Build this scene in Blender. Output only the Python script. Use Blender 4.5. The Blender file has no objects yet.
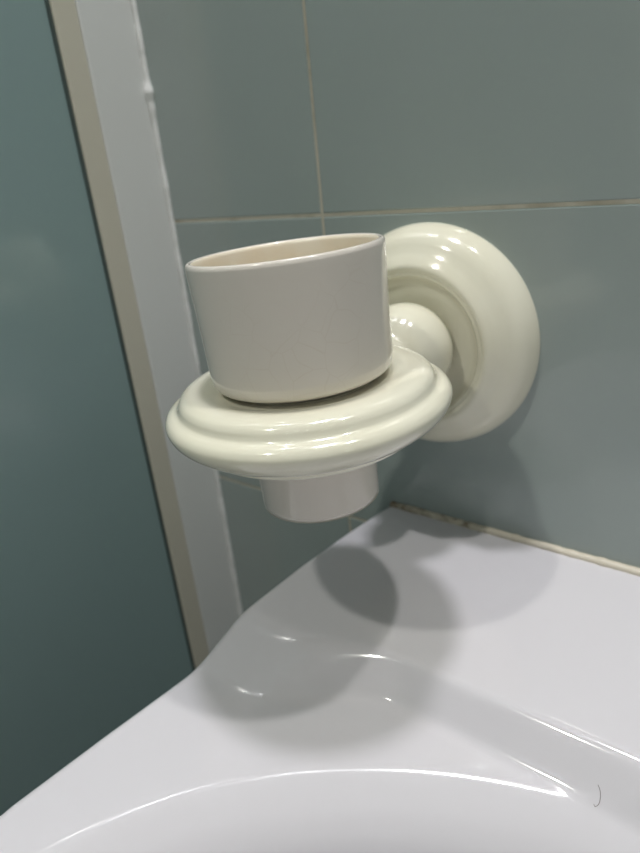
import bpy, bmesh, math, random
from mathutils import Vector, Matrix, noise
random.seed(3)
S = bpy.context.scene
COL = S.collection
ZC = 1.08                      # eye height of the camera above the floor
WY = 0.30                      # the tiled wall stands at y = WY
HX, HY = -0.165, 0.192         # vertical axis of the ring
ZL = ZC - 0.2054               # top of the basin's back ledge

# ------------------------------------------------------------------ helpers
def link(name, bm, mat, parent=None, smooth=True, recalc=True):
    if recalc:
        bmesh.ops.recalc_face_normals(bm, faces=bm.faces)
    me = bpy.data.meshes.new(name)
    bm.to_mesh(me); bm.free()
    o = bpy.data.objects.new(name, me)
    COL.objects.link(o)
    me.materials.append(mat)
    for p in me.polygons:
        p.use_smooth = smooth
    if parent:
        o.parent = parent
        o.matrix_parent_inverse = Matrix.Translation(-Vector(parent.location))
    return o

def thing(name, label, cat, loc):
    o = bpy.data.objects.new(name, None)
    o.empty_display_size = .02
    COL.objects.link(o)
    o.location = loc
    o['label'] = label; o['category'] = cat
    return o

def tag(o, label, cat):
    o['label'] = label; o['category'] = cat
    return o

def structure(o):
    o['kind'] = 'structure'
    return o

def box(bm, a, b, bevel=0, seg=2):
    r = bmesh.ops.create_cube(bm, size=1)
    vs = r['verts']
    for v in vs:
        v.co = Vector([(a[i] + b[i]) / 2 + v.co[i] * (b[i] - a[i]) for i in range(3)])
    if bevel:
        es = list({e for v in vs for e in v.link_edges})
        bmesh.ops.bevel(bm, geom=es, offset=bevel, segments=seg, affect='EDGES', profile=.5)

def catmull(pts, n=6):
    out = []
    L = len(pts)
    for i in range(L - 1):
        p0 = pts[max(i - 1, 0)]; p1 = pts[i]; p2 = pts[i + 1]; p3 = pts[min(i + 2, L - 1)]
        for k in range(n):
            t = k / n
            out.append(tuple(.5 * (2 * b + (c - a) * t + (2 * a - 5 * b + 4 * c - d) * t * t + (3 * b - a - 3 * c + d) * t ** 3)
                             for a, b, c, d in zip(p0, p1, p2, p3)))
    out.append(pts[-1])
    return out

def lathe(bm, prof, xf, seg=128, closed=False):
    """prof = list of (r, h); xf maps (x, y, h) to a place."""
    rows = []
    for r, h in prof:
        if r < 1e-6:
            rows.append([bm.verts.new(xf(0, 0, h))])
        else:
            rows.append([bm.verts.new(xf(r * math.cos(2 * math.pi * k / seg), r * math.sin(2 * math.pi * k / seg), h)) for k in range(seg)])
    pairs = list(zip(rows, rows[1:]))
    if closed:
        pairs.append((rows[-1], rows[0]))
    for A, B in pairs:
        for k in range(seg):
            k2 = (k + 1) % seg
            if len(A) == 1 and len(B) == 1:
                continue
            if len(A) == 1:
                bm.faces.new((A[0], B[k], B[k2]))
            elif len(B) == 1:
                bm.faces.new((A[k], B[0], A[k2]))
            else:
                bm.faces.new((A[k], B[k], B[k2], A[k2]))

def tube(bm, pts, rad, seg=10):
    """round tube along a list of points; rad(i) gives the radius at a point."""
    rows = []
    n = len(pts)
    for i, p in enumerate(pts):
        p = Vector(p)
        t = (Vector(pts[min(i + 1, n - 1)]) - Vector(pts[max(i - 1, 0)])).normalized()
        a = Vector((0, 0, 1)) if abs(t.z) < .8 else Vector((0, 1, 0))
        u = t.cross(a).normalized(); w = t.cross(u)
        r = rad(i)
        rows.append([bm.verts.new(p + r * (u * math.cos(2 * math.pi * k / seg) + w * math.sin(2 * math.pi * k / seg))) for k in range(seg)])
    for A, B in zip(rows, rows[1:]):
        for k in range(seg):
            bm.faces.new((A[k], B[k], B[(k + 1) % seg], A[(k + 1) % seg]))
    bm.faces.new(rows[0]); bm.faces.new(rows[-1])

def lerp_table(x, tab):
    if x <= tab[0][0]: return tab[0][1]
    for (a, fa), (b, fb) in zip(tab, tab[1:]):
        if x <= b:
            t = (x - a) / (b - a)
            return fa + (fb - fa) * t
    return tab[-1][1]

def ramp(t, a):
    # 0..1 with an even slope in the middle and rounded ends of length a
    t = max(0., min(1., t)); h = 1 / (1 - a)
    if t < a: return h * t * t / (2 * a)
    if t > 1 - a: return 1 - h * (1 - t) ** 2 / (2 * a)
    return h * (t - a / 2)

def smooth(t):
    t = max(0., min(1., t))
    return t * t * (3 - 2 * t)

# ------------------------------------------------------------------ materials
def mat(name, col, rough=.3, coat=0., spec=.5):
    m = bpy.data.materials.new(name); m.use_nodes = True
    b = m.node_tree.nodes['Principled BSDF']
    b.inputs['Base Color'].default_value = (*col, 1)
    b.inputs['Roughness'].default_value = rough
    b.inputs['Specular IOR Level'].default_value = spec
    b.inputs['Coat Weight'].default_value = coat
    b.inputs['Coat Roughness'].default_value = .03
    return m

def nodes(m):
    return m.node_tree.nodes, m.node_tree.links, m.node_tree.nodes['Principled BSDF']

def mottled(m, c1, c2, scale, detail=3, lo=.35, hi=.65):
    N, L, B = nodes(m)
    tc = N.new('ShaderNodeTexCoord'); nz = N.new('ShaderNodeTexNoise')
    nz.inputs['Scale'].default_value = scale; nz.inputs['Detail'].default_value = detail
    cr = N.new('ShaderNodeValToRGB')
    cr.color_ramp.elements[0].position = lo; cr.color_ramp.elements[1].position = hi
    cr.color_ramp.elements[0].color = (*c1, 1); cr.color_ramp.elements[1].color = (*c2, 1)
    L.new(tc.outputs['Object'], nz.inputs['Vector']); L.new(nz.outputs['Fac'], cr.inputs['Fac'])
    L.new(cr.outputs['Color'], B.inputs['Base Color'])
    return nz, cr

def bumpy(m, scale, strength, dist=.001):
    N, L, B = nodes(m)
    tc = N.new('ShaderNodeTexCoord'); nz = N.new('ShaderNodeTexNoise')
    nz.inputs['Scale'].default_value = scale; nz.inputs['Detail'].default_value = 2
    bp = N.new('ShaderNodeBump'); bp.inputs['Strength'].default_value = strength; bp.inputs['Distance'].default_value = dist
    L.new(tc.outputs['Object'], nz.inputs['Vector']); L.new(nz.outputs['Fac'], bp.inputs['Height'])
    L.new(bp.outputs['Normal'], B.inputs['Normal'])

M_CREAM = mat('cream_glaze', (.80, .775, .63), .12, .6)
mottled(M_CREAM, (.79, .765, .62), (.81, .79, .655), 30)
bumpy(M_CREAM, 60, .08)
M_CUP = mat('crackled_white_glaze', (.75, .70, .635), .16, .5)
M_INSIDE = mat('tan_inner_glaze', (.86, .78, .64), .3, .2)
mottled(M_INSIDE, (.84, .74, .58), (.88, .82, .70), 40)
M_SINK = mat('white_vitreous_china', (.69, .675, .71), .10, .5)
M_TILE = mat('blue_grey_tile_glaze', (.20, .255, .265), .16, .4)
mottled(M_TILE, (.335, .39, .378), (.355, .41, .40), 9)
bumpy(M_TILE, 14, .15)
M_GROUT = mat('beige_grout', (.36, .33, .25), .9)
mottled(M_GROUT, (.40, .37, .28), (.56, .53, .44), 45, 4, .30, .5)
M_PROFILE = mat('white_lacquered_profile', (.72, .735, .72), .28)
M_SEAL = mat('yellowed_gasket', (.60, .575, .48), .45)
M_GLASS = mat('teal_back_painted_glass', (.255, .355, .352), .16, .3)
M_EDGE_SHADE = mat('glass_edge_shade', (.06, .085, .08), .5)  # shade beside the glass, given as a dark colour
M_BEAD = mat('white_silicone', (.80, .81, .80), .35)
M_SILICONE = mat('grimy_silicone', (.6, .55, .42), .4)
M_HAIR = mat('hair', (.16, .13, .12), .5)
M_WALL = mat('painted_wall', (.72, .74, .72), .5)
M_CEIL = mat('ceiling_paint', (.8, .8, .78), .8)
M_FLOOR = mat('floor_tile', (.22, .23, .22), .4)

# crackle of the tumbler's glaze: fine lines between irregular cells
N, L, B = nodes(M_CUP)
tc = N.new('ShaderNodeTexCoord')
warp = N.new('ShaderNodeTexNoise'); warp.inputs['Scale'].default_value = 40
mixv = N.new('ShaderNodeMixRGB'); mixv.blend_type = 'ADD'; mixv.inputs['Fac'].default_value = .012
vor = N.new('ShaderNodeTexVoronoi'); vor.feature = 'DISTANCE_TO_EDGE'; vor.inputs['Scale'].default_value = 95
cr = N.new('ShaderNodeValToRGB')
cr.color_ramp.elements[0].position = 0; cr.color_ramp.elements[0].color = (1, 1, 1, 1)
cr.color_ramp.elements[1].position = .025; cr.color_ramp.elements[1].color = (0, 0, 0, 1)
fade = N.new('ShaderNodeTexNoise'); fade.inputs['Scale'].default_value = 25
fr = N.new('ShaderNodeValToRGB'); fr.color_ramp.elements[0].position = .45; fr.color_ramp.elements[1].position = .7
mul = N.new('ShaderNodeMath'); mul.operation = 'MULTIPLY'
mc = N.new('ShaderNodeMixRGB'); mc.inputs['Color1'].default_value = (.755, .705, .64, 1); mc.inputs['Color2'].default_value = (.71, .65, .575, 1)
L.new(tc.outputs['Object'], warp.inputs['Vector']); L.new(tc.outputs['Object'], mixv.inputs['Color1']); L.new(warp.outputs['Color'], mixv.inputs['Color2'])
L.new(mixv.outputs['Color'], vor.inputs['Vector']); L.new(vor.outputs['Distance'], cr.inputs['Fac'])
L.new(tc.outputs['Object'], fade.inputs['Vector']); L.new(fade.outputs['Fac'], fr.inputs['Fac'])
L.new(cr.outputs['Color'], mul.inputs[0]); L.new(fr.outputs['Color'], mul.inputs[1])
L.new(mul.outputs[0], mc.inputs['Fac']); L.new(mc.outputs['Color'], B.inputs['Base Color'])

# grime in the old sealant: brown mould, mostly towards the left corner
N, L, B = nodes(M_SILICONE)
tc = N.new('ShaderNodeTexCoord'); sep = N.new('ShaderNodeSeparateXYZ')
nz = N.new('ShaderNodeTexNoise'); nz.inputs['Scale'].default_value = 160; nz.inputs['Detail'].default_value = 4
mr = N.new('ShaderNodeMapRange'); mr.inputs['From Min'].default_value = -.20; mr.inputs['From Max'].default_value = -.10
mr.inputs['To Min'].default_value = .22; mr.inputs['To Max'].default_value = -.12
ad = N.new('ShaderNodeMath'); ad.operation = 'ADD'
cr = N.new('ShaderNodeValToRGB')
cr.color_ramp.elements[0].position = .5; cr.color_ramp.elements[0].color = (.64, .59, .49, 1)
cr.color_ramp.elements[1].position = .78; cr.color_ramp.elements[1].color = (.20, .15, .09, 1)
L.new(tc.outputs['Object'], nz.inputs['Vector']); L.new(tc.outputs['Object'], sep.inputs[0])
L.new(sep.outputs['X'], mr.inputs['Value']); L.new(nz.outputs['Fac'], ad.inputs[0]); L.new(mr.outputs[0], ad.inputs[1])
L.new(ad.outputs[0], cr.inputs['Fac']); L.new(cr.outputs['Color'], B.inputs['Base Color'])

# ------------------------------------------------------------------ the room
X0, X1, Y0, ZT = -1.30, 1.30, -1.70, 2.40
bm = bmesh.new(); box(bm, (X0 - .1, Y0 - .1, -.1), (X1 + .1, WY + .15, 0)); structure(link('floor', bm, M_FLOOR, smooth=False))
bm = bmesh.new(); box(bm, (X0 - .1, Y0 - .1, ZT), (X1 + .1, WY + .15, ZT + .1)); structure(link('ceiling', bm, M_CEIL, smooth=False))
bm = bmesh.new(); box(bm, (X0 - .1, Y0, 0), (X0, WY, ZT)); structure(link('wall_left', bm, M_TILE, smooth=False))
bm = bmesh.new(); box(bm, (X1, Y0, 0), (X1 + .1, WY, ZT)); structure(link('wall_right', bm, M_WALL, smooth=False))
bm = bmesh.new(); box(bm, (X0, Y0 - .1, 0), (X1, Y0, ZT)); structure(link('wall_front', bm, M_WALL, smooth=False))

# back wall: a grout bed with bevelled tiles, one mesh with two materials
bm = bmesh.new()
box(bm, (X0, WY + .0004, 0), (X1, WY + .12, ZT))
nb = len(bm.faces)
TW, TH, G = .300, .1986, .0020
gx, gz = -.2322, ZC - .0262
i0 = math.ceil((X0 - gx) / TW); j0 = math.ceil((0 - gz) / TH)
for i in range(i0 - 1, int((X1 - gx) / TW) + 1):
    for j in range(j0 - 1, int((ZT - gz) / TH) + 1):
        a0 = max(gx + i * TW + G / 2, X0 + .001); a1 = min(gx + (i + 1) * TW - G / 2, X1 - .001)
        b0 = max(gz + j * TH + G / 2, .001); b1 = min(gz + (j + 1) * TH - G / 2, ZT - .001)
        if a1 - a0 < .01 or b1 - b0 < .01: continue
        dz = random.uniform(0, .0003)
        e = .0006
        f = [bm.verts.new((x, WY - dz + dy, z)) for dy, q in ((.004, 0), (.0005, 0), (0, e)) for x, z in ((a0 + q, b0 + q), (a1 - q, b0 + q), (a1 - q, b1 - q), (a0 + q, b1 - q))]
        for r in (0, 4):
            for k in range(4):
                bm.faces.new((f[r + k], f[r + (k + 1) % 4], f[r + 4 + (k + 1) % 4], f[r + 4 + k])).material_index = 1
        bm.faces.new(f[8:12]).material_index = 1
wb = structure(link('wall_back', bm, M_GROUT, smooth=False))
wb.data.materials.append(M_TILE)

# ------------------------------------------------------------------ shower screen left of the basin
PX = -.364
scr = thing('shower_screen', 'teal glass shower screen with white wall profile on the left, behind the basin', 'shower screen', (PX, WY, 0))
bm = bmesh.new(); box(bm, (PX - .030, .2588, .002), (PX, WY, 2.0), .0012); link('wall_profile', bm, M_PROFILE, scr, smooth=False)
bm = bmesh.new(); box(bm, (PX - .026, .2430, .002), (PX - .0006, .2590, 2.0), .001); o = link('gasket', bm, M_SEAL, scr, smooth=False); o['label'] = 'yellowed gasket strip'
bm = bmesh.new(); box(bm, (PX - .0115, .2412, .002), (PX - .0024, .2436, 2.0), .0004); o = link('edge_shade_strip', bm, M_EDGE_SHADE, scr, smooth=False); o['label'] = 'thin dark strip standing in for the shade at the glass edge'  # added strip that paints the shadow line between gasket and glass
bm = bmesh.new(); box(bm, (PX - .012, -.85, .002), (PX - .004, .2440, 2.0), .0006); link('glass_panel', bm, M_GLASS, scr, smooth=False)
bm = bmesh.new()
pts, rr = [], []
z = .01
blob = ZC + .0535
while z < 1.99:
    r = .0021 + .0006 * noise.noise((0, 3.1, z * 60)) + .0003 * noise.noise((0, 9, z * 230))
    d = (z - blob) / .004
    r += .0016 * math.exp(-d * d) + .0007 * math.exp(-((z - blob + .009) / .004) ** 2)
    pts.append((PX + .0011 + .0005 * noise.noise((5, 0, z * 45)), WY - .0008, z)); rr.append(max(r, .0008))
    z += .002 if .55 < z < 1.3 else .02
tube(bm, pts, lambda i: rr[i], 10)
o = link('sealant_bead', bm, M_BEAD, scr); o['label'] = 'lumpy white sealant bead'

# ------------------------------------------------------------------ basin
XM = .06
OUT = [(-.16, -.150), (-.13, -.185), (-.08, -.206), (0, -.2185), (.05, -.2197), (.09, -.2165), (.12, -.2135), (.14, -.2117), (.16, -.2097), (.175, -.2088),
       (.22, -.2078), (.26, -.2045), (.28, -.2020), (.292, -.2005), (.2985, -.1990)]
def outline(y):
    return lerp_table(y, OUT)
SL = [(-.5, 0), (-.016, 0), (-.012, .44), (-.002, .60), (.006, 1.2), (.016, 5), (.032, 5), (.042, .4), (.15, 0), (1, 0)]
tabD = []; acc = 0; e = -.03
while e < .26:
    tabD.append((e, acc)); acc += lerp_table(e + .0005, SL) * .001; e += .001
DROP = .0150
def surf(x, y):
    q = ((abs(x - XM) / .25) ** 2.3 + (abs(y + .05) / .22) ** 2.3) ** (1 / 2.3)
    # distance to the basin's outline, positive inside
    dist = (1 - q) * math.hypot((x - XM), (y + .05)) / max(q, 1e-3) if q > .2 else .2
    bowl = lerp_table(dist, tabD)
    k = smooth(((abs(-.215 - x) if x < XM else abs(x - .335)) - .03) / .07)
    ys = .178 + .010 * k
    step = (DROP - .002 + .002 * k) * ramp((ys - y) / (.046 - .029 * k), .30)
    return ZL - step - bowl
NU, NV = 320, 330
ys = []
for j in range(NV + 1):
    t = j / NV
    ys.append(-.16 + (.2985 + .16) * t)
us = []
for i in range(NU + 1):
    t = i / NU
    us.append(.5 - .5 * math.cos(math.pi * t) if False else t + .10 * -math.sin(2 * math.pi * t) / (2 * math.pi) * 9 * .9)
bm = bmesh.new()
ER = .006
grid = []
for y in ys:
    xl = outline(y); xr = 2 * XM - xl
    row = []
    for u in us:
        x = xl + (xr - xl) * u
        d = min(x - xl, xr - x, (y + .16) * 1.0)
        z = surf(x, y)
        if d < ER:
            z -= ER - math.sqrt(max(0, ER * ER - (ER - d) ** 2))
        row.append(bm.verts.new((x, y, z)))
    grid.append(row)
for j in range(NV):
    for i in range(NU):
        bm.faces.new((grid[j][i], grid[j][i + 1], grid[j + 1][i + 1], grid[j + 1][i]))
# skirt that runs down from the edge and a closed underside
loop = [grid[0][i] for i in range(NU + 1)] + [grid[j][NU] for j in range(1, NV + 1)] + [grid[NV][i] for i in range(NU - 1, -1, -1)] + [grid[j][0] for j in range(NV - 1, 0, -1)]
prev = loop
for k, (dz, sc) in enumerate(((.012, 1.0), (.04, .992), (.12, .97), (.18, .90), (.20, .80))):
    cur = []
    for v in loop:
        y = v.co.y
        yy = WY - .0015 - (WY - .0015 - y) * sc
        cur.append(bm.verts.new((XM + (v.co.x - XM) * sc, yy, ZL - .012 - dz)))
    n = len(loop)
    for a in range(n):
        bm.faces.new((prev[a], prev[(a + 1) % n], cur[(a + 1) % n], cur[a]))
    prev = cur
bm.faces.new(prev)
basin = tag(link('washbasin', bm, M_SINK), 'white glossy ceramic washbasin with a raised back ledge, set against the tiled wall', 'washbasin')

# pedestal that carries the basin
bm = bmesh.new()
lathe(bm, catmull([(0, .0), (.13, .0), (.135, .01), (.12, .05), (.095, .20), (.085, .45), (.10, .60), (.125, ZL - .2125), (0, ZL - .2125)], 3), lambda x, y, h: (XM + x, .06 + y, h), 64)
link('pedestal', bm, M_SINK, basin)

# old sealant between ledge and wall
bm = bmesh.new()
pts, rr = [], []
x = -.196
while x < .315:
    pts.append((x, WY - .0012 + .0003 * noise.noise((x * 90, 0, 0)), ZL + .0003)); rr.append(.0025 + .0006 * noise.noise((x * 70, 4, 0)) + .0004 * noise.noise((x * 260, 7, 0)))
    x += .0015
tube(bm, pts, lambda i: rr[i], 10)
structure(link('trim_1', bm, M_SILICONE))

# ------------------------------------------------------------------ holder on the wall
HZ = ZC - .0925
hold = thing('tumbler_holder', 'cream ceramic wall holder with round rosette and moulded ring, mounted above the basin ledge', 'tumbler holder', (HX, WY, HZ))
prof = catmull([(.0, .0150), (.022, .0150), (.027, .0151), (.0315, .0157), (.0345, .0171), (.0362, .0188), (.0371, .0200), (.0379, .0204), (.0390, .0206), (.0399, .0214), (.0412, .0219),
                (.0430, .0214), (.0455, .0197), (.0480, .0178), (.0505, .0162), (.0530, .0147), (.0555, .0126), (.0578, .0096), (.0598, .0052), (.0606, .0018), (.0606, .0002)], 5)
bm = bmesh.new()
lathe(bm, prof, lambda x, y, h: (HX + x, WY - h, HZ + y), 160)
link('rosette', bm, M_CREAM, hold)
# bulbous neck between rosette and ring, narrowing into the ring's back
cb, rb = .028, .0248
prof = []
for k in range(0, 40):
    a = math.radians(-31 + k * 3.0)
    prof.append((rb * math.cos(a), cb + rb * math.sin(a)))
prof = [(.0215, .0135), (.0200, .0140)] + [p for p in prof if p[1] < cb + rb * math.sin(math.radians(52))] + [(.0149, .0485), (.0145, .0510), (.0145, .0620), (0, .0620)]
bm = bmesh.new()
lathe(bm, prof, lambda x, y, h: (HX + x, WY - h, HZ + y), 96)
link('neck', bm, M_CREAM, hold)
RT = ZC - .0797                # flat top of the ring
prof = [(.0300, -.0240), (.0300, -.0030), (.0303, -.0021), (.0311, -.0015), (.0325, -.0013), (.0365, -.0012), (.0390, -.0008), (.0415, -.0003), (.0440, 0), (.0470, 0), (.0495, -.0004), (.0518, -.0015), (.0532, -.0031), (.0539, -.0047),
        (.0546, -.0059), (.0557, -.0066), (.0572, -.0071), (.0588, -.0081), (.0599, -.0096), (.0603, -.0111), (.0600, -.0129), (.0590, -.0150), (.0572, -.0171),
        (.0545, -.0194), (.0512, -.0214), (.0492, -.0223), (.0485, -.0228), (.0481, -.0235), (.0473, -.0246), (.0456, -.0255), (.0430, -.0259), (.0330, -.0260), (.0308, -.0256)]
bm = bmesh.new()
toc = Vector((-HX, -HY, 0)).normalized()          # towards the viewer
rt = Vector((-toc.y, toc.x, 0))                   # to the viewer's right
RC = Vector((HX, HY, RT - .011))
sag = Matrix.Rotation(math.radians(-1.8), 3, -toc) @ Matrix.Rotation(math.radians(.5), 3, rt)  # the ring sags a little to the left
lathe(bm, catmull(prof + [prof[0]], 4)[:-1], lambda x, y, h: RC + sag @ Vector((x, y, h + .011)), 192, closed=True)
link('ring', bm, M_CREAM, hold)

# ------------------------------------------------------------------ tumbler, stuck through the ring and leaning a little
prof = [(0, -.0560), (.0236, -.0560), (.0253, -.0556), (.0259, -.0545), (.0261, -.0520), (.0264, -.0300), (.0266, -.0040), (.0274, -.0008), (.0300, .0000), (.0330, .0001), (.0349, .0007), (.0367, .0023), (.0375, .0048),
        (.0379, .0085), (.0382, .0240), (.0388, .0400), (.0391, .0486), (.0390, .0505), (.0383, .0516), (.0372, .0517), (.0363, .0508), (.0359, .0488), (.0354, .0400),
        (.0347, .0200), (.0339, .0090), (.0327, .0060), (.0285, .0045), (.0250, .0035), (.0232, .0010), (.0226, -.0080), (.0222, -.0480), (.0206, -.0520), (.0160, -.0530), (0, -.0530)]
bm = bmesh.new()
lathe(bm, catmull(prof, 4), lambda x, y, h: (x, y, h), 160)
cup = tag(link('tumbler', bm, M_CUP), 'off-white crackle-glazed ceramic tumbler standing in the cream ring', 'tumbler')
lean = Vector((0, 0, 1)) - rt * math.tan(math.radians(2.2)) - toc * math.tan(math.radians(1.2))
lean.normalize()
cup.data.materials.append(M_INSIDE)               # the inside faces get a lighter mottled tan
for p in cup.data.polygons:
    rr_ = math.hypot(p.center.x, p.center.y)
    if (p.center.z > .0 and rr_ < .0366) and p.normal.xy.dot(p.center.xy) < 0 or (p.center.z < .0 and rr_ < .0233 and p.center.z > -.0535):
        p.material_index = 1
cup.rotation_mode = 'QUATERNION'
cup.rotation_quaternion = Vector((0, 0, 1)).rotation_difference(lean)
cup.location = Vector((HX, HY, RT - .0004)) - rt * .0007 + toc * .0006

# ------------------------------------------------------------------ hairs left on the glaze
def on_basin(x, y): return Vector((x, y, surf(x, y) + .00012))
def hair(name, pts, rad, label):
    p3 = [on_basin(*p) for p in catmull(pts, 6)]
    bm = bmesh.new(); tube(bm, p3, lambda i: rad, 6)
    return tag(link(name, bm, M_HAIR), label, 'hair')

# ------------------------------------------------------------------ lamps of the bathroom: round downlights in the ceiling
def lamp(name, x, y, power, size, col=(1, .975, .95), spread=180):
    l = bpy.data.lights.new(name, 'AREA'); l.shape = 'DISK'; l.size = size; l.energy = power; l.color = col
    l.spread = math.radians(spread)
    o = bpy.data.objects.new(name, l); COL.objects.link(o); o.location = (x, y, ZT - .004)
    return o
lamp('downlight', -.14, .240, 8.2, .15, (.985, .965, 1))
lamp('downlight', .25, .270, 5.5, .06, (1, .975, .93))
lamp('downlight', -.36, -.72, 7.2, .07, (1, .975, .89))

w = bpy.data.worlds.new('world'); S.world = w; w.use_nodes = True
w.node_tree.nodes['Background'].inputs['Color'].default_value = (.5, .55, .6, 1)
w.node_tree.nodes['Background'].inputs['Strength'].default_value = .15

# ------------------------------------------------------------------ camera
f = 631.32
pp = (320, 426.5)
def ray(p): return Vector((p[0] - pp[0], p[1] - pp[1], f))
down = ray((477, 1953)).normalized(); left = ray((-522, 252)).normalized()
AX = -left; AZ = -down; AY = AZ.cross(AX).normalized(); AX = AY.cross(AZ).normalized()
def to_world(d): return Vector((AX.dot(d), AY.dot(d), AZ.dot(d)))
r_, u_, b_ = to_world(Vector((1, 0, 0))), to_world(Vector((0, -1, 0))), to_world(Vector((0, 0, -1)))
cd = bpy.data.cameras.new('camera'); cam = bpy.data.objects.new('camera', cd); COL.objects.link(cam)
mw = Matrix((r_, u_, b_)).transposed().to_4x4(); mw.translation = (0, 0, ZC)
cam.matrix_world = mw
cd.sensor_fit = 'HORIZONTAL'; cd.sensor_width = 36; cd.lens = f / 640 * 36
cd.clip_start = .01
cd.dof.use_dof = True; cd.dof.focus_distance = .225; cd.dof.aperture_fstop = 14
S.camera = cam

hair('hair_strand', [(-.0346, .1772), (-.0335, .1762), (-.0329, .1747), (-.0329, .1733), (-.0338, .1722), (-.0344, .1726)], .00009, 'short curled hair lying on the basin slope at lower right')

vs = S.view_settings
vs.view_transform = 'Standard'; vs.look = 'None'; vs.gamma = 1; vs.use_curve_mapping = False
vs.exposure = .14
